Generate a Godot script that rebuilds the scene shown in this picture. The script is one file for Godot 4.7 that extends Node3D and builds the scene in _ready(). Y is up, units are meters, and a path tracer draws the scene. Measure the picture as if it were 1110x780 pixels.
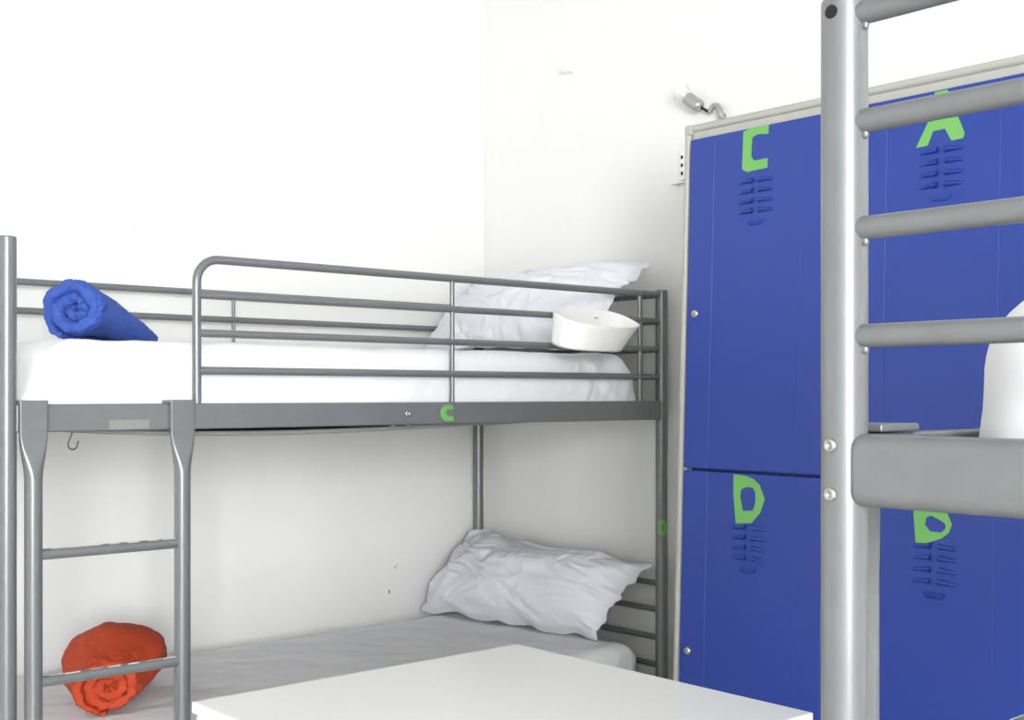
extends Node3D
# A hostel dormitory corner: a grey steel bunk bed, blue lockers, the end of a second bunk and a white table.

const BED_L := 2.055
const BED_W := 0.923
const BARS := [1.590, 1.505, 1.415, 1.327]
const BARS_SECOND := [1.590, 1.4992, 1.4100, 1.3200]

var M := {}
var used := {}
var wrinkle := FastNoiseLite.new()
var crumple := FastNoiseLite.new()
var fold := FastNoiseLite.new()


# ---------------------------------------------------------------- geometry
class Geo:
	var v := PackedVector3Array()
	var n := PackedVector3Array()
	var ix := PackedInt32Array()

	# appends a closed shape; triangles are turned so that fronts run clockwise, normals are smooth over shared points
	func add(p: PackedVector3Array, t: PackedInt32Array, flat := false) -> void:
		var vol := 0.0
		var c := Vector3.ZERO
		for q in p: c += q
		c /= float(p.size())
		for i in range(0, t.size(), 3):
			vol += (p[t[i]] - c).dot((p[t[i + 1]] - c).cross(p[t[i + 2]] - c))
		var turn := vol > 0.0
		var base := v.size()
		if flat:
			for i in range(0, t.size(), 3):
				var a := p[t[i]]
				var b := p[t[i + (2 if turn else 1)]]
				var d := p[t[i + (1 if turn else 2)]]
				var m := -(b - a).cross(d - a)
				m = m.normalized() if m.length() > 1e-14 else Vector3.UP
				for q in [a, b, d]:
					v.append(q); n.append(m); ix.append(v.size() - 1)
			return
		var ns := PackedVector3Array()
		ns.resize(p.size())
		for i in range(0, t.size(), 3):
			var a := t[i]
			var b := t[i + (2 if turn else 1)]
			var d := t[i + (1 if turn else 2)]
			var m := -(p[b] - p[a]).cross(p[d] - p[a])
			ns[a] += m; ns[b] += m; ns[d] += m
			ix.append(base + a); ix.append(base + b); ix.append(base + d)
		for i in p.size():
			v.append(p[i])
			n.append(ns[i].normalized() if ns[i].length() > 1e-14 else Vector3.UP)

	func mesh() -> ArrayMesh:
		var arr := []
		arr.resize(Mesh.ARRAY_MAX)
		arr[Mesh.ARRAY_VERTEX] = v
		arr[Mesh.ARRAY_NORMAL] = n
		arr[Mesh.ARRAY_INDEX] = ix
		var out := ArrayMesh.new()
		out.add_surface_from_arrays(Mesh.PRIMITIVE_TRIANGLES, arr)
		return out

# how a rounded box is bent out of true
class Shape:
	func moved(w: Vector3, _n: Vector3) -> Vector3:
		return w


class Sag extends Shape:
	var length := 1.0
	var depth := 0.0

	func moved(w: Vector3, _n: Vector3) -> Vector3:
		var u := clampf((w.x + length / 2) / length, 0.0, 1.0)
		return w - Vector3(0, depth * pow(maxf(sin(PI * pow(u, 0.62)), 0.0), 1.5), 0)


class Sheet extends Shape:
	var s := Vector3.ONE
	var taper := Vector2.ZERO
	var k := 0.0
	var rad := 0.0
	var fold: FastNoiseLite
	var wrinkle: FastNoiseLite

	func moved(w: Vector3, nn: Vector3) -> Vector3:
		var q := w
		var hy := clampf((w.y + s.y * 0.5) / s.y, 0.0, 1.0)
		# ends lean inwards towards the top, as a sheet pulled tight over the corners
		if w.x < 0: q.x += taper.x * pow(hy, 1.4) * smoothstep(0.55, 1.0, -w.x / (s.x * 0.5))
		else: q.x -= taper.y * pow(hy, 1.4) * smoothstep(0.55, 1.0, w.x / (s.x * 0.5))
		# the lower edge stays square where it is tucked behind the rails
		var flat := Vector3(nn.x, 0, nn.z)
		if w.y < 0.0 and flat.length() > 0.2: q += flat.normalized() * rad * (1.0 - flat.length())
		var sidey := 1.0 - absf(nn.y)
		var along := w.x + w.z * 0.7
		# hanging folds down the sides
		var f := fold.get_noise_3d(along * 26.0 + w.y * 22.0, w.y * 4.0, k * 31.0)
		var f2 := fold.get_noise_3d(along * 60.0 - w.y * 50.0, w.y * 8.0, k * 57.0)
		var near_end := smoothstep(0.30, 1.0, absf(w.x) / (s.x * 0.5))
		var amp := lerpf(0.0060, 0.0150, near_end)
		q += nn * sidey * (f * amp + absf(f2) * amp * 0.5)
		# gentle ripples on top
		q.y += maxf(nn.y, 0.0) * (wrinkle.get_noise_3d(w.x * 9.0 + k * 10.0, k * 20.0, w.z * 14.0) * 0.006 + fold.get_noise_3d(w.x * 30.0, k * 5.0, w.z * 55.0) * 0.003)
		return q



func steps(h: float, r: float, seg: int, inner: int) -> PackedFloat32Array:
	var a := PackedFloat32Array()
	for i in seg: a.append(-h + r * (1.0 - tan(PI / 4 * (1.0 - float(i) / seg))))
	for i in inner + 1: a.append(lerpf(-h + r, h - r, float(i) / inner))
	for i in range(1, seg + 1): a.append(h - r + r * tan(PI / 4 * float(i) / seg))
	return a


# rounded box as welded points and triangles; shape(point, normal) may move every point
func soft_box(g: Geo, c: Vector3, s: Vector3, r: float, seg := 2, inner := Vector3i(1, 1, 1), shape: Shape = null) -> void:
	var h := s * 0.5
	var st := [steps(h.x, r, seg, inner.x), steps(h.y, r, seg, inner.y), steps(h.z, r, seg, inner.z)]
	var p := PackedVector3Array()
	var t := PackedInt32Array()
	var seen := {}
	var core := h - Vector3(r, r, r)
	for ax in 3:
		var b := (ax + 1) % 3
		var d := (ax + 2) % 3
		for sg in [-1.0, 1.0]:
			var grid := []
			for i in st[b].size():
				var row := PackedInt32Array()
				for j in st[d].size():
					var q := Vector3.ZERO
					q[ax] = sg * h[ax]; q[b] = st[b][i]; q[d] = st[d][j]
					var inn := q.clamp(-core, core)
					var nn := (q - inn).normalized()
					var w := inn + nn * r
					var key := Vector3i((w * 20000.0).round())
					if not seen.has(key):
						seen[key] = p.size()
						p.append(c + w if shape == null else c + shape.moved(w, nn))
					row.append(seen[key])
				grid.append(row)
			for i in grid.size() - 1:
				for j in grid[0].size() - 1:
					var q4 := [grid[i][j], grid[i + 1][j], grid[i + 1][j + 1], grid[i][j + 1]]
					if sg < 0: q4.reverse()
					for k in [0, 1, 2, 0, 2, 3]: t.append(q4[k])
	g.add(p, t)


# a tube through points; section is a list of 2D points (default a circle), widths scale it along the path
func tube(g: Geo, path: Array, radius: float, sides := 16, sections := []) -> void:
	var p := PackedVector3Array()
	var t := PackedInt32Array()
	var up := Vector3.UP
	var k := path.size()
	var d0: Vector3 = (path[1] - path[0]).normalized()
	if absf(d0.y) > 0.9: up = Vector3.BACK
	var side := d0.cross(up).normalized()
	for i in k:
		var d: Vector3 = (path[mini(i + 1, k - 1)] - path[maxi(i - 1, 0)]).normalized()
		side = (side - d * side.dot(d)).normalized()
		var u := side.cross(d).normalized()
		for j in sides:
			var q := Vector2.from_angle(TAU * j / sides) * radius
			if sections.size() > 0: q = sections[i][j]
			p.append(path[i] + side * q.x + u * q.y)
	for i in k - 1:
		for j in sides:
			var a := i * sides + j
			var b := i * sides + (j + 1) % sides
			for q in [a, b, b + sides, a, b + sides, a + sides]: t.append(q)
	p.append(path[0]); p.append(path[k - 1])
	for j in sides:
		var j2 := (j + 1) % sides
		for q in [k * sides, j2, j, k * sides + 1, (k - 1) * sides + j, (k - 1) * sides + j2]: t.append(q)
	# caps get their own points so that the rim stays crisp
	g.add(p, t)


# a turned shape: profile of (radius, height) about a direction
func lathe(g: Geo, at: Vector3, axis: Vector3, profile: Array, sides := 20) -> void:
	var a := axis.normalized()
	var u := a.cross(Vector3.UP if absf(a.y) < 0.9 else Vector3.RIGHT).normalized()
	var w := a.cross(u)
	var p := PackedVector3Array()
	var t := PackedInt32Array()
	for q in profile:
		for j in sides:
			var an := TAU * j / sides
			p.append(at + a * q.y + (u * cos(an) + w * sin(an)) * q.x)
	for i in profile.size() - 1:
		for j in sides:
			var b := i * sides + j
			var d := i * sides + (j + 1) % sides
			for q in [b, d, d + sides, b, d + sides, b + sides]: t.append(q)
	var k := profile.size()
	p.append(at + a * profile[0].y); p.append(at + a * profile[k - 1].y)
	for j in sides:
		var j2 := (j + 1) % sides
		for q in [k * sides, j2, j, k * sides + 1, (k - 1) * sides + j, (k - 1) * sides + j2]: t.append(q)
	g.add(p, t)


# a flat outline in the (z, y) plane with thickness along x from x0 to x1
func plate(g: Geo, outline: Array, x0: float, x1: float) -> void:
	var poly := PackedVector2Array(outline)
	var tri := Geometry2D.triangulate_polygon(poly)
	var p := PackedVector3Array()
	var t := PackedInt32Array()
	var k := poly.size()
	for x in [x0, x1]:
		for q in poly: p.append(Vector3(x, q.y, q.x))
	for i in range(0, tri.size(), 3):
		for q in [tri[i], tri[i + 1], tri[i + 2]]: t.append(q)
		for q in [k + tri[i], k + tri[i + 2], k + tri[i + 1]]: t.append(q)
	var cw := Geometry2D.is_polygon_clockwise(poly)
	# sides run the same way round as the faces
	var sgn := 0.0
	if tri.size() >= 3: sgn = (poly[tri[1]] - poly[tri[0]]).cross(poly[tri[2]] - poly[tri[0]])
	for i in k:
		var j := (i + 1) % k
		var ccw_face := sgn > 0.0
		var ccw_poly := not cw
		if ccw_face == ccw_poly:
			for q in [j, i, k + i, j, k + i, k + j]: t.append(q)
		else:
			for q in [i, j, k + i, j, k + j, k + i]: t.append(q)
	g.add(p, t, true)


# a ring cut from flat sheet: outer and inner outlines with as many points each
func ring_plate(g: Geo, outer: Array, inner: Array, x0: float, x1: float) -> void:
	var k := outer.size()
	var p := PackedVector3Array()
	var t := PackedInt32Array()
	for x in [x0, x1]:
		for q in outer: p.append(Vector3(x, q.y, q.x))
		for q in inner: p.append(Vector3(x, q.y, q.x))
	for i in k:
		var j := (i + 1) % k
		var o := 2 * k
		for q in [i, j, k + j, i, k + j, k + i]: t.append(q)
		for q in [o + i, o + k + j, o + j, o + i, o + k + i, o + k + j]: t.append(q)
		for q in [i, o + j, j, i, o + i, o + j]: t.append(q)
		for q in [k + i, k + j, o + k + j, k + i, o + k + j, o + k + i]: t.append(q)
	g.add(p, t, true)


# ---------------------------------------------------------------- nodes
func numbered(called: String) -> String:
	var k: int = used.get(called, 0)
	used[called] = k + 1
	return called if k == 0 else "%s_%03d" % [called, k]


func tag(o: Node, label: String, category: String, group := "") -> void:
	o.set_meta("label", label)
	o.set_meta("category", category)
	if group != "": o.set_meta("group", group)


func thing(called: String, label: String, category: String, at := Vector3.ZERO, group := "") -> Node3D:
	var o := Node3D.new()
	o.name = numbered(called)
	add_child(o)
	o.position = at
	tag(o, label, category, group)
	return o


func part(called: String, g: Geo, m: Material, parent: Node, at := Vector3.ZERO, label := "") -> MeshInstance3D:
	var o := MeshInstance3D.new()
	o.name = numbered(called) if parent == self else called
	o.mesh = g.mesh()
	o.material_override = m
	o.position = at
	o.cast_shadow = GeometryInstance3D.SHADOW_CASTING_SETTING_ON
	parent.add_child(o, true)
	if label != "": o.set_meta("label", label)
	return o


func structure(called: String, g: Geo, m: Material, label: String, category: String) -> MeshInstance3D:
	var o := part(called, g, m, self)
	o.set_meta("kind", "structure")
	tag(o, label, category)
	return o


func bar_part(called: String, a: Vector3, b: Vector3, r: float, m: Material, parent: Node, sides := 20) -> MeshInstance3D:
	var g := Geo.new()
	tube(g, [a, b], r, sides)
	return part(called, g, m, parent)


func box_part(called: String, c: Vector3, s: Vector3, r: float, m: Material, parent: Node, label := "") -> MeshInstance3D:
	var g := Geo.new()
	soft_box(g, c, s, r)
	return part(called, g, m, parent, Vector3.ZERO, label)


func mat(key: String, c: Color, rough: float, metal := 0.0, spec := 0.5) -> StandardMaterial3D:
	var m := StandardMaterial3D.new()
	m.albedo_color = c
	m.roughness = rough
	m.metallic = metal
	m.metallic_specular = spec
	M[key] = m
	return m


func noise_normal(freq: float, strength: float, sz := 512, oct := 4) -> NoiseTexture2D:
	var nz := FastNoiseLite.new()
	nz.seed = int(freq * 1000.0) + 7
	nz.frequency = freq
	nz.fractal_octaves = oct
	var tx := NoiseTexture2D.new()
	tx.width = sz; tx.height = sz
	tx.seamless = true
	tx.as_normal_map = true
	tx.bump_strength = strength
	tx.noise = nz
	return tx


func noise_tint(freq: float, a: Color, b: Color, sz := 512) -> NoiseTexture2D:
	var nz := FastNoiseLite.new()
	nz.seed = int(freq * 977.0) + 3
	nz.frequency = freq
	nz.fractal_octaves = 4
	var gr := Gradient.new()
	gr.set_color(0, a); gr.set_color(1, b)
	var tx := NoiseTexture2D.new()
	tx.width = sz; tx.height = sz
	tx.seamless = true
	tx.noise = nz
	tx.color_ramp = gr
	return tx


func triplanar(m: StandardMaterial3D, scale: float) -> void:
	m.uv1_triplanar = true
	m.uv1_world_triplanar = true
	m.uv1_scale = Vector3.ONE * scale


func materials() -> void:
	var steel := mat("steel", Color(0.463, 0.472, 0.477), 0.30, 0.30)
	steel.albedo_texture = noise_tint(0.02, Color(0.95, 0.95, 0.95), Color(1, 1, 1))
	triplanar(steel, 2.0)
	mat("bolt", Color(0.72, 0.72, 0.70), 0.22, 0.9)
	mat("dark", Color(0.03, 0.03, 0.03), 0.7)
	mat("chip", Color(0.86, 0.86, 0.84), 0.45)
	var blue := mat("locker_blue", Color(0.09, 0.21, 0.545), 0.38)
	blue.normal_enabled = true
	blue.normal_texture = noise_normal(0.03, 0.25)
	blue.normal_scale = 0.06
	triplanar(blue, 3.0)
	mat("locker_frame", Color(0.66, 0.66, 0.63), 0.45)
	mat("tape", Color(0.41, 0.66, 0.34), 0.55)
	var wall := mat("wall", Color(0.90, 0.90, 0.89), 0.75)
	wall.albedo_texture = noise_tint(0.008, Color(0.994, 0.994, 0.994), Color(1, 1, 1))
	wall.normal_enabled = true
	wall.normal_texture = noise_normal(0.02, 1.0)
	wall.normal_scale = 0.06
	triplanar(wall, 0.8)
	mat("ceiling", Color(0.83, 0.83, 0.82), 0.85)
	var fl := mat("floor", Color(0.84, 0.83, 0.81), 0.5)
	fl.albedo_texture = noise_tint(0.03, Color(0.9, 0.9, 0.9), Color(1, 1, 1))
	triplanar(fl, 1.0)
	var weave := noise_normal(0.12, 1.5, 512, 3)
	var sheet := mat("sheet", Color(0.89, 0.89, 0.90), 0.85)
	sheet.normal_enabled = true; sheet.normal_texture = weave; sheet.normal_scale = 0.12
	triplanar(sheet, 4.0)
	var case := mat("pillowcase", Color(0.86, 0.86, 0.89), 0.85)
	case.normal_enabled = true; case.normal_texture = weave; case.normal_scale = 0.15
	triplanar(case, 4.0)
	var bd := mat("duvet_blue", Color(0.20, 0.32, 0.64), 0.8)
	bd.normal_enabled = true; bd.normal_texture = noise_normal(0.05, 4.0); bd.normal_scale = 1.2
	triplanar(bd, 2.4)
	var od := mat("duvet_orange", Color(0.68, 0.23, 0.09), 0.8)
	od.normal_enabled = true; od.normal_texture = bd.normal_texture; od.normal_scale = 0.25
	triplanar(od, 2.4)
	mat("plastic", Color(0.90, 0.90, 0.89), 0.4)
	mat("table_white", Color(0.95, 0.95, 0.94), 0.25)
	mat("table_steel", Color(0.88, 0.88, 0.87), 0.4)
	mat("base_mesh", Color(0.50, 0.50, 0.49), 0.6)
	var glass := mat("lamp_glass", Color(0.9, 0.9, 0.9, 0.35), 0.08)
	glass.transparency = BaseMaterial3D.TRANSPARENCY_ALPHA
	var pane := mat("pane", Color(0.95, 0.97, 1.0, 0.06), 0.02)
	pane.transparency = BaseMaterial3D.TRANSPARENCY_ALPHA
	mat("patch", Color(0.53, 0.535, 0.52), 0.45, 0.2)
	mat("mark_grey", Color(0.30, 0.30, 0.30), 0.6)
	mat("wire", Color(0.36, 0.36, 0.35), 0.4, 0.4)
	mat("lamp_silver", Color(0.66, 0.66, 0.65), 0.3, 0.5)


# ---------------------------------------------------------------- the bed
# local x runs along the bed, fs is the side the ladder hangs on (+1 or -1 along z), drop lowers the rails
func bunk_bed(at: Vector3, fs: float, drop: float, ladder_off: float, label: String, steel: Material, full: bool) -> Node3D:
	var bed := thing("bunk_bed", label, "bunk bed", at, "steel bunk beds")
	var zf := 0.0
	var zr := -BED_W * fs
	for x in [0.0, BED_L]:
		for z in [zf, zr]:
			var g := Geo.new()
			lathe(g, Vector3(x, 0, z), Vector3.UP, [Vector2(0.0195, 0), Vector2(0.0195, 0.002), Vector2(0.0195, 1.601), Vector2(0.0190, 1.6035), Vector2(0.0170, 1.605), Vector2(0.0165, 1.605)], 32)
			var post := part("post", g, steel, bed)
			var out := -1.0 if x == 0.0 else 1.0
			for y in [1.231 - drop * 0.2, 1.190 - drop * 0.2, 0.305, 0.265]:
				var b := Geo.new()
				lathe(b, Vector3(x + out * 0.0185, y, z), Vector3(out, 0, 0), [Vector2(0.0058, 0), Vector2(0.0062, 0.0015), Vector2(0.0055, 0.004), Vector2(0.0032, 0.0055), Vector2(0.003, 0.0035), Vector2(0.0, 0.0033)], 20)
				part("bolt", b, M.bolt, post)
			var hole := Geo.new()
			lathe(hole, Vector3(x + out * 0.0172, 1.591, z), Vector3(out, 0, 0), [Vector2(0.0055, 0), Vector2(0.0058, 0.0028), Vector2(0.0050, 0.0030), Vector2(0.0, 0.0029)], 20)
			part("bolt_hole", hole, M.dark, post)
	# long rails, upper and lower
	var rails := []
	for lev in [0.0, -0.927]:
		for z in [zf, zr]:
			var g := Geo.new()
			soft_box(g, Vector3(BED_L / 2, 1.22 - drop + lev, z), Vector3(BED_L - 0.028, 0.06, 0.03), 0.004, 2)
			rails.append(part("side_rail", g, steel, bed))
		for x in [0.0, BED_L]:
			var g := Geo.new()
			soft_box(g, Vector3(x, 1.22 - drop + lev, -BED_W * fs / 2), Vector3(0.03, 0.06, BED_W - 0.018), 0.0125, 4)
			part("end_rail", g, steel, bed)
		# sprung base carrying the mattress: a thin grey panel that sags towards the ladder end
		var sag := 0.030 if lev == 0.0 else 0.004
		var g2 := Geo.new()
		var bend := Sag.new()
		bend.length = BED_L
		bend.depth = sag
		soft_box(g2, Vector3(BED_L / 2, 1.206 - drop + lev, -BED_W * fs / 2), Vector3(BED_L - 0.05, 0.012, BED_W - 0.05), 0.004, 1, Vector3i(40, 1, 8), bend)
		part("mattress_base", g2, M.base_mesh, bed)
		for i in 3:
			var xs := BED_L * (0.5 + 0.22 * (i - 1))
			if i == 1 and lev == 0.0:
				var bg := Geo.new()
				soft_box(bg, Vector3(xs, 1.196 - drop + lev, -BED_W * fs / 2), Vector3(0.03, 0.01, BED_W - 0.03), 0.002)
				part("cross_bar", bg, steel, bed)
	# bars at the ends
	for x in [0.0, BED_L]:
		for lev in [0.0, -0.927]:
			for y in (BARS if full else BARS_SECOND):
				var e := bar_part("end_bar", Vector3(x, y + lev, zf), Vector3(x, y + lev, zr), 0.0100, steel, bed)
				if lev == 0.0 and x == 0.0:
					var w := Geo.new()
					soft_box(w, Vector3(x - 0.001, y - 0.011, zf - fs * 0.0205), Vector3(0.006, 0.008, 0.007), 0.0029, 3)
					part("weld", w, steel, e)
	# front guard: bent top tube, three bars, two thin uprights
	var gx := 1.339 - 0.904
	var path := []
	path.append(Vector3(gx, 1.245 - drop, zf))
	path.append(Vector3(gx, 1.53, zf))
	for i in range(0, 9):
		var a := PI / 2 * i / 8.0
		path.append(Vector3(gx + 0.055 - 0.055 * cos(a), 1.535 + 0.055 * sin(a), zf))
	path.append(Vector3(gx + 0.2, 1.590, zf))
	path.append(Vector3(BED_L, 1.590, zf))
	var gt := Geo.new()
	tube(gt, path, 0.0105, 20)
	part("guard_rail", gt, steel, bed)
	for y in [BARS[1], BARS[2], BARS[3]]:
		bar_part("guard_bar", Vector3(gx, y, zf), Vector3(BED_L, y, zf), 0.0095, steel, bed)
	bar_part("guard_upright", Vector3(2.102 - 0.904, 1.245 - drop, zf), Vector3(2.102 - 0.904, 1.59, zf), 0.0066, steel, bed)
	bar_part("guard_upright", Vector3(2.857 - 0.904, 1.245 - drop, zf), Vector3(2.857 - 0.904, 1.59, zf), 0.0080, steel, bed)
	# rear guard
	for y in [1.594, 1.511]:
		bar_part("guard_bar", Vector3(0, y, zr), Vector3(BED_L, y, zr), 0.0100, steel, bed)
	for x in [1.029]:
		bar_part("guard_upright", Vector3(x, 1.245 - drop, zr), Vector3(x, 1.59, zr), 0.0055, steel, bed)
	# ladder: two uprights that are pressed flat where they hook over the rail, and four rungs
	var lad := Node3D.new()
	lad.name = "ladder"
	bed.add_child(lad)
	var lz := zf + fs * 0.026
	var lw := 0.340 if full else 0.385
	for x in [ladder_off, ladder_off + lw]:
		var ys := [1.258, 1.2565, 1.23, 1.20, 1.188, 1.175, 1.155, 1.14, 1.125, 1.11, 1.095, 1.08, 1.04, 0.9, 0.5, 0.0]
		var pts := []
		var secs := []
		for y in ys:
			pts.append(Vector3(x, y - drop, lz))
			var k := smoothstep(0.0, 1.0, clampf((1.190 - y) / 0.105, 0.0, 1.0))
			var sec := []
			for j in 28:
				var an := TAU * j / 28
				var ex := lerpf(0.16, 1.0, k)
				var cx := signf(cos(an)) * pow(absf(cos(an)), ex)
				var sy := signf(sin(an)) * pow(absf(sin(an)), ex)
				# path runs down: the first axis is along the bed, the second across it
				sec.append(Vector2(cx * lerpf(0.0290, 0.0185, k), sy * lerpf(0.0055, 0.0185, k)))
			secs.append(sec)
		var lg := Geo.new()
		tube(lg, pts, 0.02, 28, secs)
		part("upright", lg, steel, lad)
		box_part("hook_plate", Vector3(x, 1.2545 - drop, zf + fs * 0.006), Vector3(0.061, 0.007, 0.046), 0.002, steel, lad)
	for y in [0.930, 0.659, 0.388, 0.117]:
		var rg := Geo.new()
		var a := Vector3(ladder_off, y - drop, lz)
		var b := Vector3(ladder_off + lw, y - drop, lz)
		tube(rg, [a, b], 0.0118, 18)
		var rung := part("rung", rg, steel, lad)
		# worn paint along the tread
		var rng := RandomNumberGenerator.new()
		rng.seed = int(y * 1000)
		for i in 7:
			var x0 := 0.03 + 0.043 * i + rng.randf_range(-0.01, 0.01)
			var l := rng.randf_range(0.018, 0.045)
			var wg := Geo.new()
			soft_box(wg, a + Vector3(x0 + l * 0.5, 0.0108, fs * rng.randf_range(0.001, 0.0045)), Vector3(l, 0.0016, rng.randf_range(0.0025, 0.006)), 0.0007, 1)
			part("worn_patch", wg, M.chip, rung)
	if full:
		box_part("label_patch", Vector3(0.264, 1.2035, 0.0152), Vector3(0.094, 0.021, 0.0008), 0.0003, M.patch, rails[0], "pale worn rectangle on the rail")
		var lb := Geo.new()
		lathe(lb, Vector3(1.939 - 0.904, 1.220, 0.0145), Vector3(0, 0, 1), [Vector2(0.0085, 0), Vector2(0.009, 0.002), Vector2(0.007, 0.005), Vector2(0.004, 0.0062), Vector2(0.0036, 0.004), Vector2(0, 0.004)], 20)
		part("bolt", lb, M.bolt, rails[0])
		for dx in [-0.02, 0.03]:
			var ub := Geo.new()
			lathe(ub, Vector3(1.925 - 0.904 + dx, 1.1905, -0.002), Vector3(0, -1, 0), [Vector2(0.007, 0), Vector2(0.007, 0.003), Vector2(0.003, 0.006)], 14)
			part("bolt", ub, M.bolt, rails[0])
	return bed


func mattress(label: String, c: Vector3, s: Vector3, seed_off: float, taper: Vector2, rad := 0.036) -> void:
	var shape := Sheet.new()
	shape.s = s
	shape.taper = taper
	shape.k = seed_off
	shape.rad = rad
	shape.fold = fold
	shape.wrinkle = wrinkle
	var g := Geo.new()
	soft_box(g, Vector3.ZERO, s, rad, 6, Vector3i(190, 14, 70), shape)
	var o := part("mattress", g, M.sheet, self, c)
	tag(o, label, "mattress", "white-sheeted mattresses")


# a pillow stretched between four corners; bulge towards dir
func pillow(label: String, tl: Vector3, tr: Vector3, bl: Vector3, br: Vector3, thick: float, belly: float, sd: int) -> void:
	var nz := FastNoiseLite.new()
	nz.seed = sd
	nz.frequency = 1.0
	nz.fractal_octaves = 2
	var nu := 110
	var nv := 64
	var p := PackedVector3Array()
	var t := PackedInt32Array()
	var mid := (tl + tr + bl + br) / 4.0
	var eu := ((tr + br) - (tl + bl)).normalized()
	var ev := ((tl + tr) - (bl + br)).normalized()
	var face := eu.cross(ev).normalized()
	if face.x > 0: face = -face
	for side: float in [1.0, -1.0]:
		for i in nu + 1:
			for j in nv + 1:
				var u := float(i) / nu
				var w := float(j) / nv
				var a := 2.0 * u - 1.0
				var b := 2.0 * w - 1.0
				# straight edges pull in a little between the corners
				var pin := 0.035
				var uu := 0.5 + 0.5 * a * (1.0 - pin * (1.0 - b * b))
				var ww := 0.5 + 0.5 * b * (1.0 - 1.6 * pin * (1.0 - a * a))
				var q := bl.lerp(br, uu).lerp(tl.lerp(tr, uu), ww)
				var prof := pow(maxf(0.0, 1.0 - pow(absf(a), 2.6)), 0.62) * pow(maxf(0.0, 1.0 - pow(absf(b), 2.4)), 0.62)
				var x := a * 1.4
				var y := b * 0.8
				# soft lumps, long folds running up from the lower edge, a few short tucks by the hem
				var rr := nz.get_noise_3d(x * 0.7, y * 1.0, sd * 0.37)
				var warp := nz.get_noise_3d(x * 0.8 + 7.0, y * 0.9, sd * 1.7) * 0.5
				var lie := y + 0.55 * x + warp
				var n1 := nz.get_noise_3d(lie * 3.4, (x - 0.6 * y) * 0.75, 9.0 + sd)
				var n2 := nz.get_noise_3d(lie * 1.8 + 20.0, (x - 0.6 * y) * 1.6 + warp * 2.0, 33.0 + sd)
				var cr := 1.0 - 2.2 * sqrt(n1 * n1 + 0.004)
				var cr2 := 1.0 - 2.2 * sqrt(n2 * n2 + 0.004)
				var edge := smoothstep(0.55, 1.0, maxf(absf(a), absf(b)))
				var h := thick * prof * (1.0 + 0.25 * rr) + pow(prof, 0.7) * (0.0130 * cr + 0.0125 * cr2) * (0.6 + 0.8 * edge) + 0.0035 * (1.0 - pow(maxf(absf(a), absf(b)), 30.0))
				q += face * side * h * (1.0 if side > 0 else 0.55)
				q += face * belly * (1.0 - b * b) * (1.0 - 0.5 * a * a)
				# hems wave
				var ed := smoothstep(0.8, 1.0, maxf(absf(a), absf(b)))
				q += (face * nz.get_noise_2d(a * 1.6 + b * 1.0, b * 1.7 - a) * 0.030 + ev * nz.get_noise_2d(a * 1.8 + 50.0, b * 1.8) * 0.020) * ed
				p.append(q - mid)
	var m := (nu + 1) * (nv + 1)
	for i in nu:
		for j in nv:
			var k := i * (nv + 1) + j
			for q in [k, k + nv + 1, k + nv + 2, k, k + nv + 2, k + 1]: t.append(q)
			for q in [m + k, m + k + nv + 2, m + k + nv + 1, m + k, m + k + 1, m + k + nv + 2]: t.append(q)
	# close the hem
	var rim := []
	for i in nu: rim.append(i * (nv + 1))
	for j in nv: rim.append(nu * (nv + 1) + j)
	for i in nu: rim.append((nu - i) * (nv + 1) + nv)
	for j in nv: rim.append(nv - j)
	for i in rim.size():
		var a: int = rim[i]
		var b: int = rim[(i + 1) % rim.size()]
		for q in [a, m + b, b, a, m + a, m + b]: t.append(q)
	var g := Geo.new()
	g.add(p, t)
	var o := part("pillow", g, M.pillowcase, self, mid)
	tag(o, label, "pillow", "white pillows at the head end")


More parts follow.
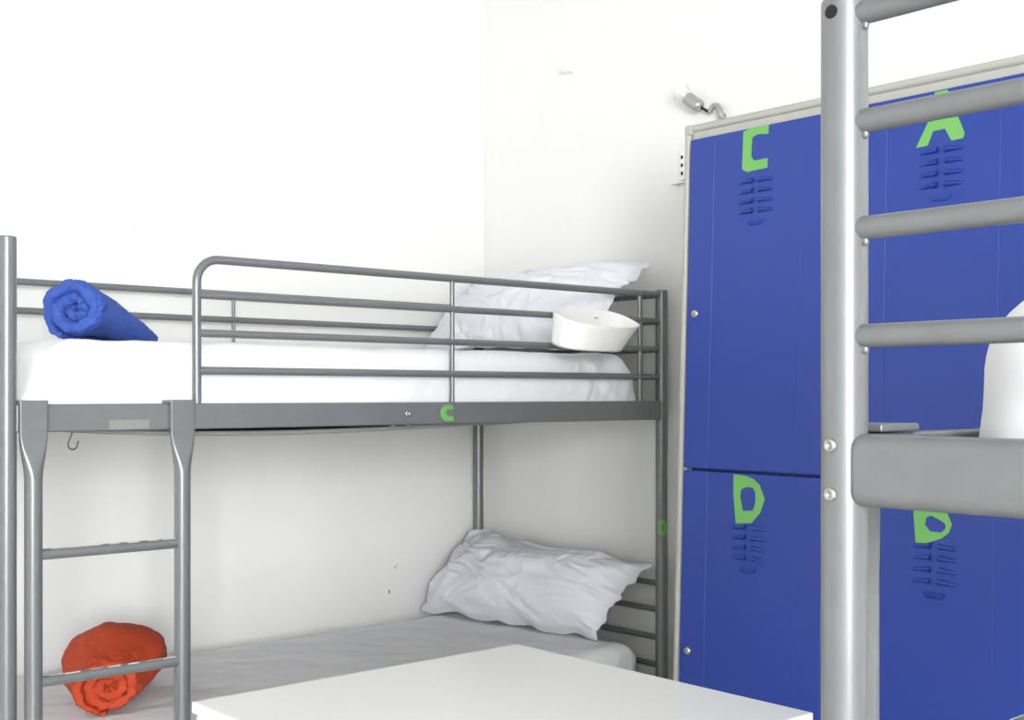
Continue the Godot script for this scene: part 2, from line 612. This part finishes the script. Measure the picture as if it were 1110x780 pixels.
# a duvet rolled up: a thick spiral band swept along an axis; grow(t) gives width and height factors
func duvet_roll(called: String, label: String, base: Vector3, ang: float, length: float, rw: float, rh: float, turns: float, grow: Array, flare: float, m: Material, sd: int, spin: float) -> void:
	var ax := Vector3(sin(ang), 0, -cos(ang))
	var sx := Vector3(cos(ang), 0, sin(ang))
	var nth := int(turns * 84)
	var nt := 70
	var p := PackedVector3Array()
	var t := PackedInt32Array()
	var rin := 0.10
	var pitch := (1.0 - rin) / turns
	for side: float in [1.0, -1.0]:
		for j in nt + 1:
			var tt := float(j) / nt
			tt = 0.5 * tt * tt + 0.5 * tt
			for i in nth + 1:
				var f := float(i) / nth
				var th := f * turns * TAU
				var r := rin + (1.0 - rin) * f - pitch * 0.5
				r = maxf(r, 0.03)
				if f > 1.0 - 0.16 / turns * 1.6:
					r += flare * pow((f - (1.0 - 0.256 / turns)) / (0.256 / turns), 2.0)
				var an := spin + th
				var lip := sqrt(clampf(1.0 - pow(1.0 - minf(tt / 0.10, 1.0), 2.0), 0.0, 1.0)) * sqrt(clampf(1.0 - pow(maxf(tt - 0.93, 0.0) / 0.07, 2.0), 0.0, 1.0))
				var endl := sqrt(clampf(minf(f * turns * 9.0, (1.0 - f) * turns * 3.0), 0.0, 1.0))
				var wob := crumple.get_noise_3d(cos(an) * r * 2.0 + sd, sin(an) * r * 2.0, tt * 2.0)
				var hth := pitch * (0.385 + 0.14 * wob) * maxf(lip * endl, 0.06)
				var rr: float = r * (1.0 + 0.10 * crumple.get_noise_3d(cos(an) * 1.4, sin(an) * 1.4 + sd, tt * 1.5)) + side * hth
				var gk := tt * (grow.size() - 1)
				var g0: Vector2 = grow[int(gk)]
				var gr: Vector2 = g0.lerp(grow[mini(int(gk) + 1, grow.size() - 1)], gk - floorf(gk))
				var lx: float = rr * cos(an) * rw * gr.x
				var ly: float = rr * sin(an) * rh * gr.y
				# the bottom flattens under its own weight
				var low := -rh * gr.y * 0.93
				if ly < low: ly = low + (ly - low) * 0.25
				var stick := 0.022 * crumple.get_noise_2d(th * 0.35, sd * 3.0) - 0.05 * (1.0 - f) * (1.0 - tt) * -0.5
				var q := base + ax * (tt * length + stick * (1.0 - tt)) + sx * lx + Vector3.UP * (ly + rh * gr.y * 0.95)
				# quilting puckers and creases
				var s3 := q * 1.0
				var c1 := 1.0 - 2.0 * absf(crumple.get_noise_3d(s3.x * 22.0, s3.y * 22.0, s3.z * 22.0))
				var c2 := 1.0 - 2.0 * absf(crumple.get_noise_3d(s3.x * 60.0 + 9.0, s3.y * 60.0, s3.z * 60.0))
				var outw := (sx * cos(an) + Vector3.UP * sin(an)) * side
				var front := 1.0 - smoothstep(0.02, 0.22, tt)
				q += outw * (c1 * lerpf(0.0020, 0.0055, front) + c2 * lerpf(0.0006, 0.0048, front))
				if q.y < base.y: q.y = base.y
				p.append(q)
	var m0 := (nt + 1) * (nth + 1)
	var w := nth + 1
	for j in nt:
		for i in nth:
			var k := j * w + i
			for q in [k, k + 1, k + w + 1, k, k + w + 1, k + w]: t.append(q)
			for q in [m0 + k, m0 + k + w + 1, m0 + k + 1, m0 + k, m0 + k + w, m0 + k + w + 1]: t.append(q)
	var rim := []
	for i in nth: rim.append(i)
	for j in nt: rim.append(j * w + nth)
	for i in nth: rim.append(nt * w + nth - i)
	for j in nt: rim.append((nt - j) * w)
	for i in rim.size():
		var a: int = rim[i]
		var b: int = rim[(i + 1) % rim.size()]
		for q in [a, m0 + b, b, a, m0 + a, m0 + b]: t.append(q)
	for i in p.size(): p[i] = p[i] - base
	var g := Geo.new()
	g.add(p, t)
	var o := part(called, g, m, self, base)
	tag(o, label, "duvet", "rolled duvets on the bunk bed")


# ---------------------------------------------------------------- the lockers
func v2(a: Array) -> Array:
	var out := []
	for i in range(0, a.size(), 2): out.append(Vector2(a[i], a[i + 1]))
	return out


func louvre(g: Geo, z0: float, y: float, s: float) -> void:
	# a pressed slot: open at z0, tapering away over 4.6 cm to one side
	var len := 0.046
	var p := PackedVector3Array()
	var t := PackedInt32Array()
	var nl := 6
	var na := 6
	for i in nl + 1:
		var f := float(i) / nl
		var hh := 0.0072 * (1.0 - 0.55 * f)
		var dp := 0.0085 * sqrt(maxf(0.0, 1.0 - pow(f, 1.6)))
		for j in na + 1:
			var a := PI * j / na
			p.append(Vector3(-dp * sin(a), y + 0.002 * s * 0.0 - 0.003 * f + hh * cos(a), z0 + s * len * f))
	for i in nl:
		for j in na:
			var k := i * (na + 1) + j
			for q in [k, k + 1, k + na + 2, k, k + na + 2, k + na + 1]: t.append(q)
	for i in nl:
		var a := i * (na + 1)
		var b := a + na
		for q in [a, a + na + 1, b + na + 1, a, b + na + 1, b]: t.append(q)
	g.add(p, t)


# a shallow pressed pocket, open at the top
func pocket(g: Geo, face: float, ytop: float, cz: float) -> void:
	var p := PackedVector3Array()
	var t := PackedInt32Array()
	var rows := 5
	var n := 17
	for k in rows:
		var f := float(k) / (rows - 1)
		for i in n:
			var a := PI * i / (n - 1.0)
			var bow := pow(maxf(sin(a), 0.0), 0.6)
			p.append(Vector3(face + 0.0005 - 0.0065 * sqrt(f) * sqrt(bow), ytop - 0.0145 * bow * (1.0 - f), cz - 0.0255 * signf(cos(a)) * pow(absf(cos(a)), 0.6)))
	for k in rows - 1:
		for i in n - 1:
			var q0 := k * n + i
			for q in [q0, q0 + 1, q0 + n + 1, q0, q0 + n + 1, q0 + n]: t.append(q)
	g.add(p, t)


func lockers() -> void:
	var bank := thing("locker_bank", "tall blue steel lockers with green letters in a pale grey frame", "lockers", Vector3(2.4326, 0.0, -2.1516))
	bank.rotation.z = -0.0337
	var wid := 0.988
	var dep := 0.50
	# carcass
	var g := Geo.new()
	soft_box(g, Vector3(0.012 + dep / 2, 1.0, wid / 2), Vector3(dep - 0.024, 1.93, wid - 0.02), 0.004)
	part("carcass", g, M.locker_frame, bank)
	# flat face frame behind the doors
	var ff := Geo.new()
	for z in [0.0125, 0.4925, 0.975]:
		soft_box(ff, Vector3(0.009, 1.0, z), Vector3(0.018, 1.94, 0.072 if z > 0.4 and z < 0.6 else 0.023), 0.002)
	for y in [1.9555, 0.05]:
		soft_box(ff, Vector3(0.009, y, wid / 2), Vector3(0.018, 0.024, wid - 0.004), 0.002)
	part("face_frame", ff, M.locker_frame, bank)
	# rounded edging round the outside
	bar_part("edging", Vector3(0.002, 0.03, 0.0045), Vector3(0.002, 1.962, 0.0045), 0.0105, M.locker_frame, bank)
	bar_part("edging", Vector3(0.002, 0.03, wid - 0.0045), Vector3(0.002, 1.962, wid - 0.0045), 0.0105, M.locker_frame, bank)
	bar_part("edging", Vector3(0.002, 1.9735, 0.018), Vector3(0.002, 1.9735, wid - 0.018), 0.0105, M.locker_frame, bank)
	for z in [0.0085, wid - 0.0085]:
		box_part("corner_piece", Vector3(0.003, 1.9705, z), Vector3(0.026, 0.027, 0.025), 0.006, M.locker_frame, bank)
	# sheet steel shelf fronts behind the doors
	for z in [0.243, 0.746]:
		box_part("inner_panel", Vector3(0.0205, 1.0, z), Vector3(0.005, 1.90, 0.436), 0.001, M.locker_blue, bank)
	for col in 2:
		var z0 := 0.025 + col * 0.5035
		for row in 2:
			var y1 := 1.9405 if row == 0 else 1.0735
			var y0 := 1.0805 if row == 0 else 0.075
			var door := Node3D.new()
			door.name = "door"
			bank.add_child(door, true)
			var dg := Geo.new()
			# door skin in three shallow folds: the middle field is pressed in by two millimetres behind two creases
			var za := z0
			var zb := z0 + 0.0810
			var zc := z0 + 0.3500
			var zd := z0 + 0.4310
			soft_box(dg, Vector3(-0.006, (y0 + y1) / 2, (za + zb) / 2), Vector3(0.018, y1 - y0, zb - za), 0.0022, 2)
			soft_box(dg, Vector3(-0.0055, (y0 + y1) / 2, (zb + zc) / 2), Vector3(0.017, y1 - y0, zc - zb + 0.0006), 0.0022, 2)
			soft_box(dg, Vector3(-0.006, (y0 + y1) / 2, (zc + zd) / 2), Vector3(0.018, y1 - y0, zd - zc), 0.0022, 2)
			part("door_panel", dg, M.locker_blue, door)
			var face := -0.0139
			var cz := z0 + 0.2155
			for k in 4:
				var ly := y1 - 0.1325 - 0.0255 * k
				for s in [-1.0, 1.0]:
					var lg := Geo.new()
					louvre(lg, cz + s * 0.0095, ly, s)
					part("louvre", lg, M.locker_blue, door, Vector3(face + 0.0008, 0, 0))
			# label holder: a cupped slot under the louvres
			var cup := Geo.new()
			pocket(cup, face, y1 - 0.2335, cz)
			part("card_slot", cup, M.locker_blue, door)
			# lock
			var lg2 := Geo.new()
			var lyy := 1.481 if row == 0 else 0.6068
			var lzz := z0 + 0.0285
			lathe(lg2, Vector3(face, lyy, lzz), Vector3(-1, 0, 0), [Vector2(0.0115, -0.001), Vector2(0.0115, 0.003), Vector2(0.0100, 0.005), Vector2(0.0085, 0.0075), Vector2(0.006, 0.008), Vector2(0.0, 0.008)], 24)
			part("lock", lg2, M.bolt, door)
			var kh := Geo.new()
			soft_box(kh, Vector3(face - 0.0082, lyy, lzz), Vector3(0.0012, 0.0085, 0.0022), 0.0005, 1)
			part("keyhole", kh, M.dark, door)
			# letters cut from green tape
			var tg := Geo.new()
			var t0 := face - 0.0012
			var t1 := face + 0.0006
			if col == 0 and row == 0:
				plate(tg, v2([0.198, 1.9344, 0.2158, 1.9434 - 0.004, 0.2768, 1.9452 - 0.006, 0.2759, 1.9173, 0.2423, 1.9214, 0.2263, 1.9154, 0.2242, 1.8696, 0.2327, 1.8566, 0.2751, 1.857, 0.2749, 1.833, 0.2106, 1.8307, 0.1964, 1.8405]), t0, t1)
			elif col == 0 and row == 1:
				ring_plate(tg, v2([0.1898, 1.0704, 0.2294, 1.0679, 0.2515, 1.0615, 0.2709, 1.048, 0.2879, 1.0145, 0.2754, 0.9795, 0.2489, 0.9521, 0.2004, 0.9465, 0.1905, 1.0226]), v2([0.2150, 1.0330, 0.2301, 1.0405, 0.2499, 1.0403, 0.2590, 1.0300, 0.2601, 1.0100, 0.2570, 0.9950, 0.2514, 0.9831, 0.2218, 0.9801, 0.2123, 1.0150]), t0, t1)
			elif col == 1 and row == 0:
				ring_plate(tg, v2([0.7254, 1.9376, 0.7555, 1.9376, 0.7977, 1.8353, 0.794, 1.825, 0.7671, 1.8234, 0.7509, 1.8523, 0.7232, 1.8509, 0.7102, 1.8212, 0.6819, 1.8203, 0.7185, 1.8885]), v2([0.7380, 1.9130, 0.7460, 1.9130, 0.7600, 1.8800, 0.7595, 1.8795, 0.7590, 1.8792, 0.7520, 1.8790, 0.7300, 1.8788, 0.7245, 1.8788, 0.7240, 1.8788, 0.7235, 1.8795]), t0, t1)
			else:
				ring_plate(tg, v2([0.6890, 1.0690, 0.7400, 1.0680, 0.7620, 1.0560, 0.7660, 1.0400, 0.7600, 1.0255, 0.7705, 1.0185, 0.7842, 0.9909, 0.7768, 0.9725, 0.76, 0.9588, 0.7249, 0.9463, 0.6985, 0.9446, 0.6913, 1.0202]), v2([0.7235, 1.0020, 0.7300, 1.0050, 0.7356, 1.0066, 0.7450, 1.0030, 0.7540, 0.9990, 0.7630, 0.9950, 0.7690, 0.9890, 0.7697, 0.9826, 0.7598, 0.9717, 0.7323, 0.9723, 0.7201, 0.9858, 0.7222, 0.9960]), t0, t1)
			part("letter", tg, M.tape, door, Vector3.ZERO, "green tape letter " + [["C", "D"], ["A", "B"]][col][row])
	# feet
	for z in [0.05, wid - 0.05]:
		for x in [0.05, 0.45]:
			box_part("foot", Vector3(x, 0.028, z), Vector3(0.04, 0.03 if x < 0.2 else 0.022, 0.04), 0.004, M.locker_frame, bank)


# ---------------------------------------------------------------- small things
func table() -> void:
	var tb := thing("table", "white square table with a glossy top in the middle of the room", "table", Vector3(1.3551, 0, -1.5895))
	box_part("tabletop", Vector3(0, 0.73, 0), Vector3(0.75, 0.02, 0.75), 0.003, M.table_white, tb)
	for s in [-1.0, 1.0]:
		box_part("apron", Vector3(0, 0.7015, s * 0.352), Vector3(0.63, 0.034, 0.022), 0.003, M.table_steel, tb)
		box_part("apron", Vector3(s * 0.352, 0.7015, 0), Vector3(0.022, 0.034, 0.63), 0.003, M.table_steel, tb)
		for z in [-1.0, 1.0]:
			box_part("leg", Vector3(s * 0.3465, 0.3592, z * 0.3465), Vector3(0.046, 0.7184, 0.046), 0.005, M.table_steel, tb)


func tray() -> void:
	# an oval scoop whose rim rises towards the rail it hangs on
	var at := Vector3(2.430, 1.394, -2.640)
	var tr := thing("bedside_tray", "small white plastic tray hung on the upper bunk guard rail", "tray", at)
	var g := Geo.new()
	var n := 72
	var wide := 0.305
	var deep := 0.150
	var p := PackedVector3Array()
	var t := PackedInt32Array()
	var rings := []
	# outside upwards, over the rim, inside downwards
	for k in 12: rings.append([float(k) / 11.0, 0.0])
	rings.append([1.0, 0.0016])
	for k in 12: rings.append([1.0 - float(k) / 11.0 * 0.95, 0.0034])
	for rg: Array in rings:
		var k: float = rg[0]
		var inset: float = rg[1]
		for i in n:
			var an := TAU * i / n
			var c := cos(an)
			var sn := sin(an)
			# u runs from the flat back at the rail (0) to the round front (1)
			var u := (sn + 1.0) * 0.5 if sn > 0.0 else 0.5 - 0.5 * sqrt(-sn)
			var foot := 0.034 * pow(1.0 - u, 1.3)
			var rim := lerpf(0.137, 0.071, pow(u, 0.8))
			var x := wide * 0.5 * (1.0 + signf(c) * pow(absf(c), 0.85)) * lerpf(0.80, 1.0, k)
			var z := deep * u * lerpf(0.80, 1.0, k)
			x -= (x / wide - 0.5) * 2.0 * inset
			z -= (u - 0.5) * 2.0 * inset
			var lift := 0.0 if inset < 0.001 else (0.0012 if inset < 0.002 else 0.0)
			p.append(Vector3(x, lerpf(foot, rim, k) + lift, z))
	var rows := rings.size()
	for r in rows - 1:
		for i in n:
			var a := r * n + i
			var b := r * n + (i + 1) % n
			for q in [a, b, b + n, a, b + n, a + n]: t.append(q)
	p.append(Vector3(wide * 0.4, 0.006, deep * 0.4)); p.append(Vector3(wide * 0.4, 0.011, deep * 0.4))
	for i in n:
		var j := (i + 1) % n
		for q in [rows * n, j, i, rows * n + 1, (rows - 1) * n + i, (rows - 1) * n + j]: t.append(q)
	g.add(p, t)
	part("bowl", g, M.plastic, tr)
	# a row of small grey marks on the back wall of the tray
	for i in 3:
		var h := Geo.new()
		soft_box(h, Vector3(0.205 + 0.009 * i, 0.108, 0.0066), Vector3(0.0045, 0.005, 0.002), 0.0005, 1)
		part("grey_mark", h, M.mark_grey, tr)
	for x in [0.07, 0.20]:
		var hk := Geo.new()
		tube(hk, [Vector3(x, 0.085, -0.0015), Vector3(x, 0.112, -0.003), Vector3(x, 0.1245, -0.008), Vector3(x, 0.1245, -0.024), Vector3(x, 0.113, -0.0305)], 0.0018, 10)
		part("clip", hk, M.plastic, tr)


func spot_lamp() -> void:
	var lp := thing("reading_spotlight", "small silver wall spotlight with a clear bell mouth above the lockers", "lamp", Vector3(3.03, 2.14, -2.462))
	var g := Geo.new()
	lathe(g, Vector3(0, 0, 0), Vector3(-1, 0, 0), [Vector2(0.011, 0), Vector2(0.011, 0.006), Vector2(0.009, 0.010), Vector2(0.0, 0.011)], 24)
	part("wall_plate", g, M.lamp_silver, lp)
	var arm := Geo.new()
	var pts := []
	for i in 15:
		var a := PI * 0.85 * i / 14.0
		pts.append(Vector3(-0.020, -0.004 + 0.040 * sin(a), -0.017 + 0.024 * cos(a)))
	tube(arm, pts, 0.0080, 14)
	part("arm", arm, M.lamp_silver, lp)
	bar_part("arm_foot", Vector3(-0.004, -0.004, 0.007), Vector3(-0.026, -0.004, 0.007), 0.0062, M.lamp_silver, lp, 14)
	bar_part("joint", Vector3(-0.020, 0.016, -0.038), Vector3(-0.028, 0.038, -0.070), 0.0045, M.dark, lp, 12)
	var d := Vector3(-0.18, 0.52, -0.62).normalized()
	var head := Geo.new()
	lathe(head, Vector3(-0.028, 0.036, -0.068), d, [Vector2(0.006, -0.002), Vector2(0.014, 0.0), Vector2(0.0195, 0.006), Vector2(0.0205, 0.016), Vector2(0.0205, 0.056), Vector2(0.0195, 0.060), Vector2(0.017, 0.061)], 28)
	part("lamp_body", head, M.lamp_silver, lp)
	var bell := Geo.new()
	lathe(bell, Vector3(-0.028, 0.036, -0.068), d, [Vector2(0.0150, 0.060), Vector2(0.0185, 0.062), Vector2(0.0245, 0.074), Vector2(0.0315, 0.092), Vector2(0.0305, 0.092), Vector2(0.0235, 0.074), Vector2(0.0150, 0.066)], 28)
	part("glass_bell", bell, M.lamp_glass, lp)


func wall_bits(wall_back: Node3D) -> void:
	# marks on the long wall
	var marks := [[2.608, 0.644, 0.011, 0.007], [2.583, 0.559, 0.006, 0.014], [2.617, 0.652, 0.016, 0.004]]
	for k in marks.size():
		var a: Array = marks[k]
		var g := Geo.new()
		soft_box(g, Vector3(a[0], a[1], -3.6298), Vector3(a[2], a[3], 0.002), 0.0008, 1)
		part("scuff_mark", g, mat("scuff%d" % k, [Color(0.72, 0.73, 0.70), Color(0.5, 0.5, 0.49), Color(0.80, 0.81, 0.78)][k], 0.8), wall_back)
	# a small ring screwed into the wall
	var rg := thing("wall_ring", "tiny white screw ring in the wall above the blue duvet", "ring", Vector3(1.615, 1.793, -3.63))
	var g1 := Geo.new()
	var pts := []
	for i in 17:
		var a := TAU * i / 18.0 - 1.2
		pts.append(Vector3(0.0, 0.008 * sin(a), 0.012 + 0.008 * cos(a)) + Vector3(0.006 * sin(a), 0, 0))
	tube(g1, pts, 0.0018, 10)
	part("ring", g1, M.plastic, rg)
	bar_part("shank", Vector3(0, 0, 0), Vector3(0, 0, 0.006), 0.0022, M.plastic, rg, 10)
	# a white coat hook high on the wall beside the lamp
	var hk := thing("wall_hook", "small white plastic wall hook high above the upper bunk pillow", "hook", Vector3(3.03, 2.418, -3.142))
	var g2 := Geo.new()
	lathe(g2, Vector3.ZERO, Vector3(-1, 0, 0), [Vector2(0.012, 0), Vector2(0.012, 0.003), Vector2(0.009, 0.006), Vector2(0.004, 0.010), Vector2(0.004, 0.022), Vector2(0.0, 0.022)], 20)
	part("base_disc", g2, M.plastic, hk)
	var g3 := Geo.new()
	tube(g3, [Vector3(-0.018, 0, 0), Vector3(-0.026, -0.004, -0.010), Vector3(-0.030, -0.002, -0.020), Vector3(-0.030, 0.006, -0.026), Vector3(-0.028, 0.014, -0.024)], 0.0032, 12)
	part("hook_arm", g3, M.plastic, hk)
	# socket panel half hidden behind the lockers
	var so := thing("wall_socket", "white wall socket panel with dark holes behind the locker edge", "socket", Vector3(3.03, 2.01, -2.585))
	box_part("plate", Vector3(-0.004, 0, 0), Vector3(0.008, 0.095, 0.105), 0.003, M.plastic, so)
	for i in 3:
		box_part("hole", Vector3(-0.0082, 0.026 - 0.026 * i, -0.041), Vector3(0.002, 0.011, 0.009), 0.0008, M.dark, so)
	box_part("ledge", Vector3(-0.012, -0.058, -0.01), Vector3(0.024, 0.005, 0.135), 0.002, M.plastic, so)
	# S hook hanging under the bunk rail
	var sh := thing("wire_hook", "bent wire hook hanging under the upper bunk rail near the ladder", "hook", Vector3(1.061, 1.196, -2.700))
	var g4 := Geo.new()
	var hp := [Vector3(0.004, 0.008, 0), Vector3(0.003, 0.0, 0), Vector3(-0.004, -0.018, 0), Vector3(-0.010, -0.034, 0)]
	for i in 9:
		var a := PI + 0.2 + (PI * 0.98) * i / 8.0
		hp.append(Vector3(0.0005 + 0.0105 * cos(a), -0.037 + 0.0105 * sin(a), 0))
	hp.append(Vector3(0.0135, -0.029, 0))
	tube(g4, hp, 0.0021, 10)
	part("wire", g4, M.wire, sh)


func bed_letters(bed: Node3D) -> void:
	var rail: Node = null
	var post: Node = null
	for c in bed.get_children():
		if rail == null and String(c.name).begins_with("side_rail"): rail = c
		if String(c.name).begins_with("post") and c.mesh.get_aabb().get_center().x > 1.0 and c.mesh.get_aabb().get_center().z > -0.3: post = c
	# the C on the rail: an open band of tape, drawn in the (x, y) plane
	var g := Geo.new()
	var outl := v2([0.026, 0.018, 0.012, 0.022, -0.004, 0.021, -0.017, 0.012, -0.021, 0.0, -0.018, -0.012, -0.008, -0.020, 0.006, -0.023, 0.024, -0.022, 0.025, -0.010, 0.010, -0.010, 0.0, -0.005, -0.003, 0.001, 0.001, 0.007, 0.010, 0.010, 0.024, 0.008])
	plate(g, outl, -0.0009, 0.0006)
	var o := part("letter", g, M.tape, rail, Vector3(2.070 - 0.904, 1.2205, 0.0152), "green tape letter C")
	o.rotation.y = PI / 2
	var d := Geo.new()
	var ou := []
	var inn := []
	for i in 14:
		var a := TAU * i / 14.0
		var rr := 1.0
		ou.append(Vector2(maxf(0.0165 * cos(a) * rr, -0.0125), 0.026 * signf(sin(a)) * pow(absf(sin(a)), 0.75 if cos(a) > 0 else 0.35)))
		inn.append(Vector2(0.0065 * cos(a) + 0.001, 0.011 * sin(a)))
	ring_plate(d, ou, inn, -0.0009, 0.0006)
	# bend the tape round the post
	for i in d.v.size():
		var q := d.v[i]
		var an := q.z / 0.0197
		d.v[i] = Vector3((0.0197 - q.x) * sin(an), q.y, (0.0197 - q.x) * cos(an))
		var m := d.n[i]
		d.n[i] = Vector3(m.z * cos(an) - m.x * sin(an), m.y, -m.x * cos(an) - m.z * sin(an)).normalized()
	var dl := part("letter", d, M.tape, post, Vector3(BED_L, 0.845, 0.0), "green tape letter D")
	dl.rotation.y = -0.70


func _ready() -> void:
	# camera
	var cam := Camera3D.new()
	cam.name = "camera"
	add_child(cam)
	cam.position = Vector3(0, 1.2714, 0)
	cam.rotation = Vector3(0, -0.7180, 0)
	var near := 0.05
	cam.set_frustum(near * 780.0 / 1331.74, Vector2(0, near * 37.06 / 1331.74), near, 60.0)
	cam.current = true

	# sky outside the window, exposure
	var env := Environment.new()
	env.background_mode = Environment.BG_SKY
	var sky := Sky.new()
	var sm := ProceduralSkyMaterial.new()
	sm.sky_top_color = Color(0.62, 0.72, 0.86)
	sm.sky_horizon_color = Color(0.85, 0.88, 0.92)
	sm.ground_bottom_color = Color(0.45, 0.44, 0.42)
	sm.ground_horizon_color = Color(0.72, 0.72, 0.70)
	sm.energy_multiplier = 1.6
	sky.sky_material = sm
	env.sky = sky
	env.tonemap_mode = Environment.TONE_MAPPER_LINEAR
	env.tonemap_exposure = 0.78
	env.sdfgi_enabled = true
	env.ssao_enabled = true
	env.ssil_enabled = true
	var we := WorldEnvironment.new()
	we.name = "environment"
	we.environment = env
	add_child(we)

	# daylight through the tall window behind the camera
	var al := AreaLight3D.new()
	al.name = "window_daylight"
	al.area_size = Vector2(1.78, 2.22)
	al.light_energy = 82.0
	al.light_color = Color(0.985, 0.99, 1.0)
	al.area_range = 20.0
	al.shadow_enabled = true
	add_child(al)
	al.position = Vector3(-2.3, 1.85, 4.53)
	al.rotation = Vector3(0, 0, 0)
	for a in [[wrinkle, 11, 0.35], [crumple, 23, 1.0], [fold, 37, 0.22]]:
		a[0].seed = a[1]
		a[0].frequency = a[2]
		a[0].fractal_octaves = 3
	materials()

	# ---- the room
	var x0 := -3.4
	var x1 := 3.03
	var z0 := -3.63
	var z1 := 4.6
	var top := 3.3
	var g := Geo.new()
	soft_box(g, Vector3((x0 + x1) / 2, -0.05, (z0 + z1) / 2), Vector3(x1 - x0 + 0.4, 0.1, z1 - z0 + 0.4), 0.004, 1)
	structure("floor", g, M.floor, "pale grey floor of the dormitory", "floor")
	g = Geo.new()
	soft_box(g, Vector3((x0 + x1) / 2, top + 0.05, (z0 + z1) / 2), Vector3(x1 - x0 + 0.4, 0.1, z1 - z0 + 0.4), 0.004, 1)
	structure("ceiling", g, M.ceiling, "plain white ceiling of the dormitory", "ceiling")
	g = Geo.new()
	soft_box(g, Vector3((x0 + x1) / 2, top / 2, z0 - 0.1), Vector3(x1 - x0 + 0.4, top, 0.2), 0.004, 1)
	var wb := structure("wall_back", g, M.wall, "plain white wall behind the long side of the bunk bed", "wall")
	g = Geo.new()
	soft_box(g, Vector3(x1 + 0.1, top / 2, (z0 + z1) / 2), Vector3(0.2, top, z1 - z0), 0.004, 1)
	structure("wall_right", g, M.wall, "plain white wall behind the blue lockers", "wall")
	g = Geo.new()
	soft_box(g, Vector3(x0 - 0.1, top / 2, (z0 + z1) / 2), Vector3(0.2, top, z1 - z0), 0.004, 1)
	structure("wall_left", g, M.wall, "plain white wall facing the blue lockers", "wall")
	# wall with the window: pieces round the opening
	g = Geo.new()
	var wx0 := -3.22
	var wx1 := -1.38
	var wy0 := 0.70
	var wy1 := 3.00
	for b in [[x0 - 0.2, wx0, 0.0, top], [wx1, x1 + 0.2, 0.0, top], [wx0, wx1, 0.0, wy0], [wx0, wx1, wy1, top]]:
		soft_box(g, Vector3((b[0] + b[1]) / 2, (b[2] + b[3]) / 2, z1 + 0.1), Vector3(b[1] - b[0], b[3] - b[2], 0.2), 0.001, 1)
	structure("wall_front", g, M.wall, "plain white wall with one tall window", "wall")
	var win := Node3D.new()
	win.name = "window_1"
	add_child(win)
	win.set_meta("kind", "structure")
	tag(win, "tall white framed window behind the camera side", "window")
	var wc := Vector3((wx0 + wx1) / 2, (wy0 + wy1) / 2, z1 + 0.12)
	for s in [-1.0, 0.0, 1.0]:
		box_part("window_frame", wc + Vector3(s * 0.90, 0, 0), Vector3(0.04, 2.30, 0.05), 0.004, M.plastic, win)
	for y in [-1.13, 0.45, 1.13]:
		box_part("window_frame", wc + Vector3(0, y, 0), Vector3(1.84, 0.04, 0.05), 0.004, M.plastic, win)
	for s in [-1.0, 1.0]:
		box_part("pane", wc + Vector3(s * 0.45, -0.34, 0), Vector3(0.855, 1.54, 0.006), 0.001, M.pane, win)
		box_part("pane", wc + Vector3(s * 0.45, 0.79, 0), Vector3(0.855, 0.64, 0.006), 0.001, M.pane, win)

	# ---- beds and lockers
	var bed := bunk_bed(Vector3(0.904, 0, -2.657), 1.0, 0.0, 0.046, "grey steel bunk bed with a ladder and green letters along the white wall", M.steel, true)
	bunk_bed(Vector3(0.896, 0, -0.598), -1.0, 0.012, 0.060, "silver grey steel bunk bed end with thick post and bars before the lockers", M.steel, false)
	bed_letters(bed)
	lockers()
	table()

	# ---- bedding
	mattress("white sheeted mattress on the upper bunk behind the guard rail", Vector3(1.929, 1.306, -3.116), Vector3(1.965, 0.180, 0.862), 1.0, Vector2(0.085, 0.085))
	mattress("white sheeted mattress on the lower bunk with the orange duvet", Vector3(1.929, 0.380, -3.116), Vector3(1.965, 0.186, 0.862), 2.0, Vector2(0.06, 0.03), 0.045)
	mattress("white sheeted mattress corner behind the bars of the silver bunk end", Vector3(1.950, 1.2920, -0.141), Vector3(1.925, 0.185, 0.850), 3.0, Vector2(0.05, 0.05), 0.090)
	pillow("plump white pillow on the lower bunk leaning against the end bars", Vector3(2.925, 0.765, -3.56), Vector3(2.925, 0.725, -2.67), Vector3(2.70, 0.487, -3.60), Vector3(2.80, 0.482, -2.80), 0.085, 0.03, 5)
	pillow("white pillow on the upper bunk leaning on the end bars", Vector3(2.935, 1.675, -3.57), Vector3(2.935, 1.70, -2.68), Vector3(2.70, 1.42, -3.57), Vector3(2.74, 1.42, -2.76), 0.075, 0.03, 9)
	var taper := []
	var swell := []
	for i in 25:
		var t := i / 24.0
		taper.append(Vector2(lerpf(1.0, 0.45, pow(t, 1.4)), lerpf(1.0, 0.24, pow(t, 1.35))))
		swell.append(Vector2(1.0 + 0.75 * smoothstep(0.0, 0.45, t) - 0.9 * pow(maxf(t - 0.6, 0.0) / 0.4, 2.0), 1.0 + 0.42 * smoothstep(0.0, 0.5, t) - 1.0 * pow(maxf(t - 0.6, 0.0) / 0.4, 2.2)))
	duvet_roll("rolled_duvet", "blue duvet rolled up and tapering to one side on the upper bunk", Vector3(1.155, 1.397, -2.96), 0.97, 0.36, 0.098, 0.086, 2.7, taper, 0.0, M.duvet_blue, 3, -PI * 0.62 - 2.7 * TAU)
	duvet_roll("rolled_duvet", "orange duvet rolled up on the lower bunk behind the ladder", Vector3(1.247, 0.474, -2.950), 0.54, 0.38, 0.088, 0.074, 3.3, swell, 0.0, M.duvet_orange, 8, -PI * 0.52 - 3.3 * TAU)

	# ---- small things
	tray()
	spot_lamp()
	wall_bits(wb)
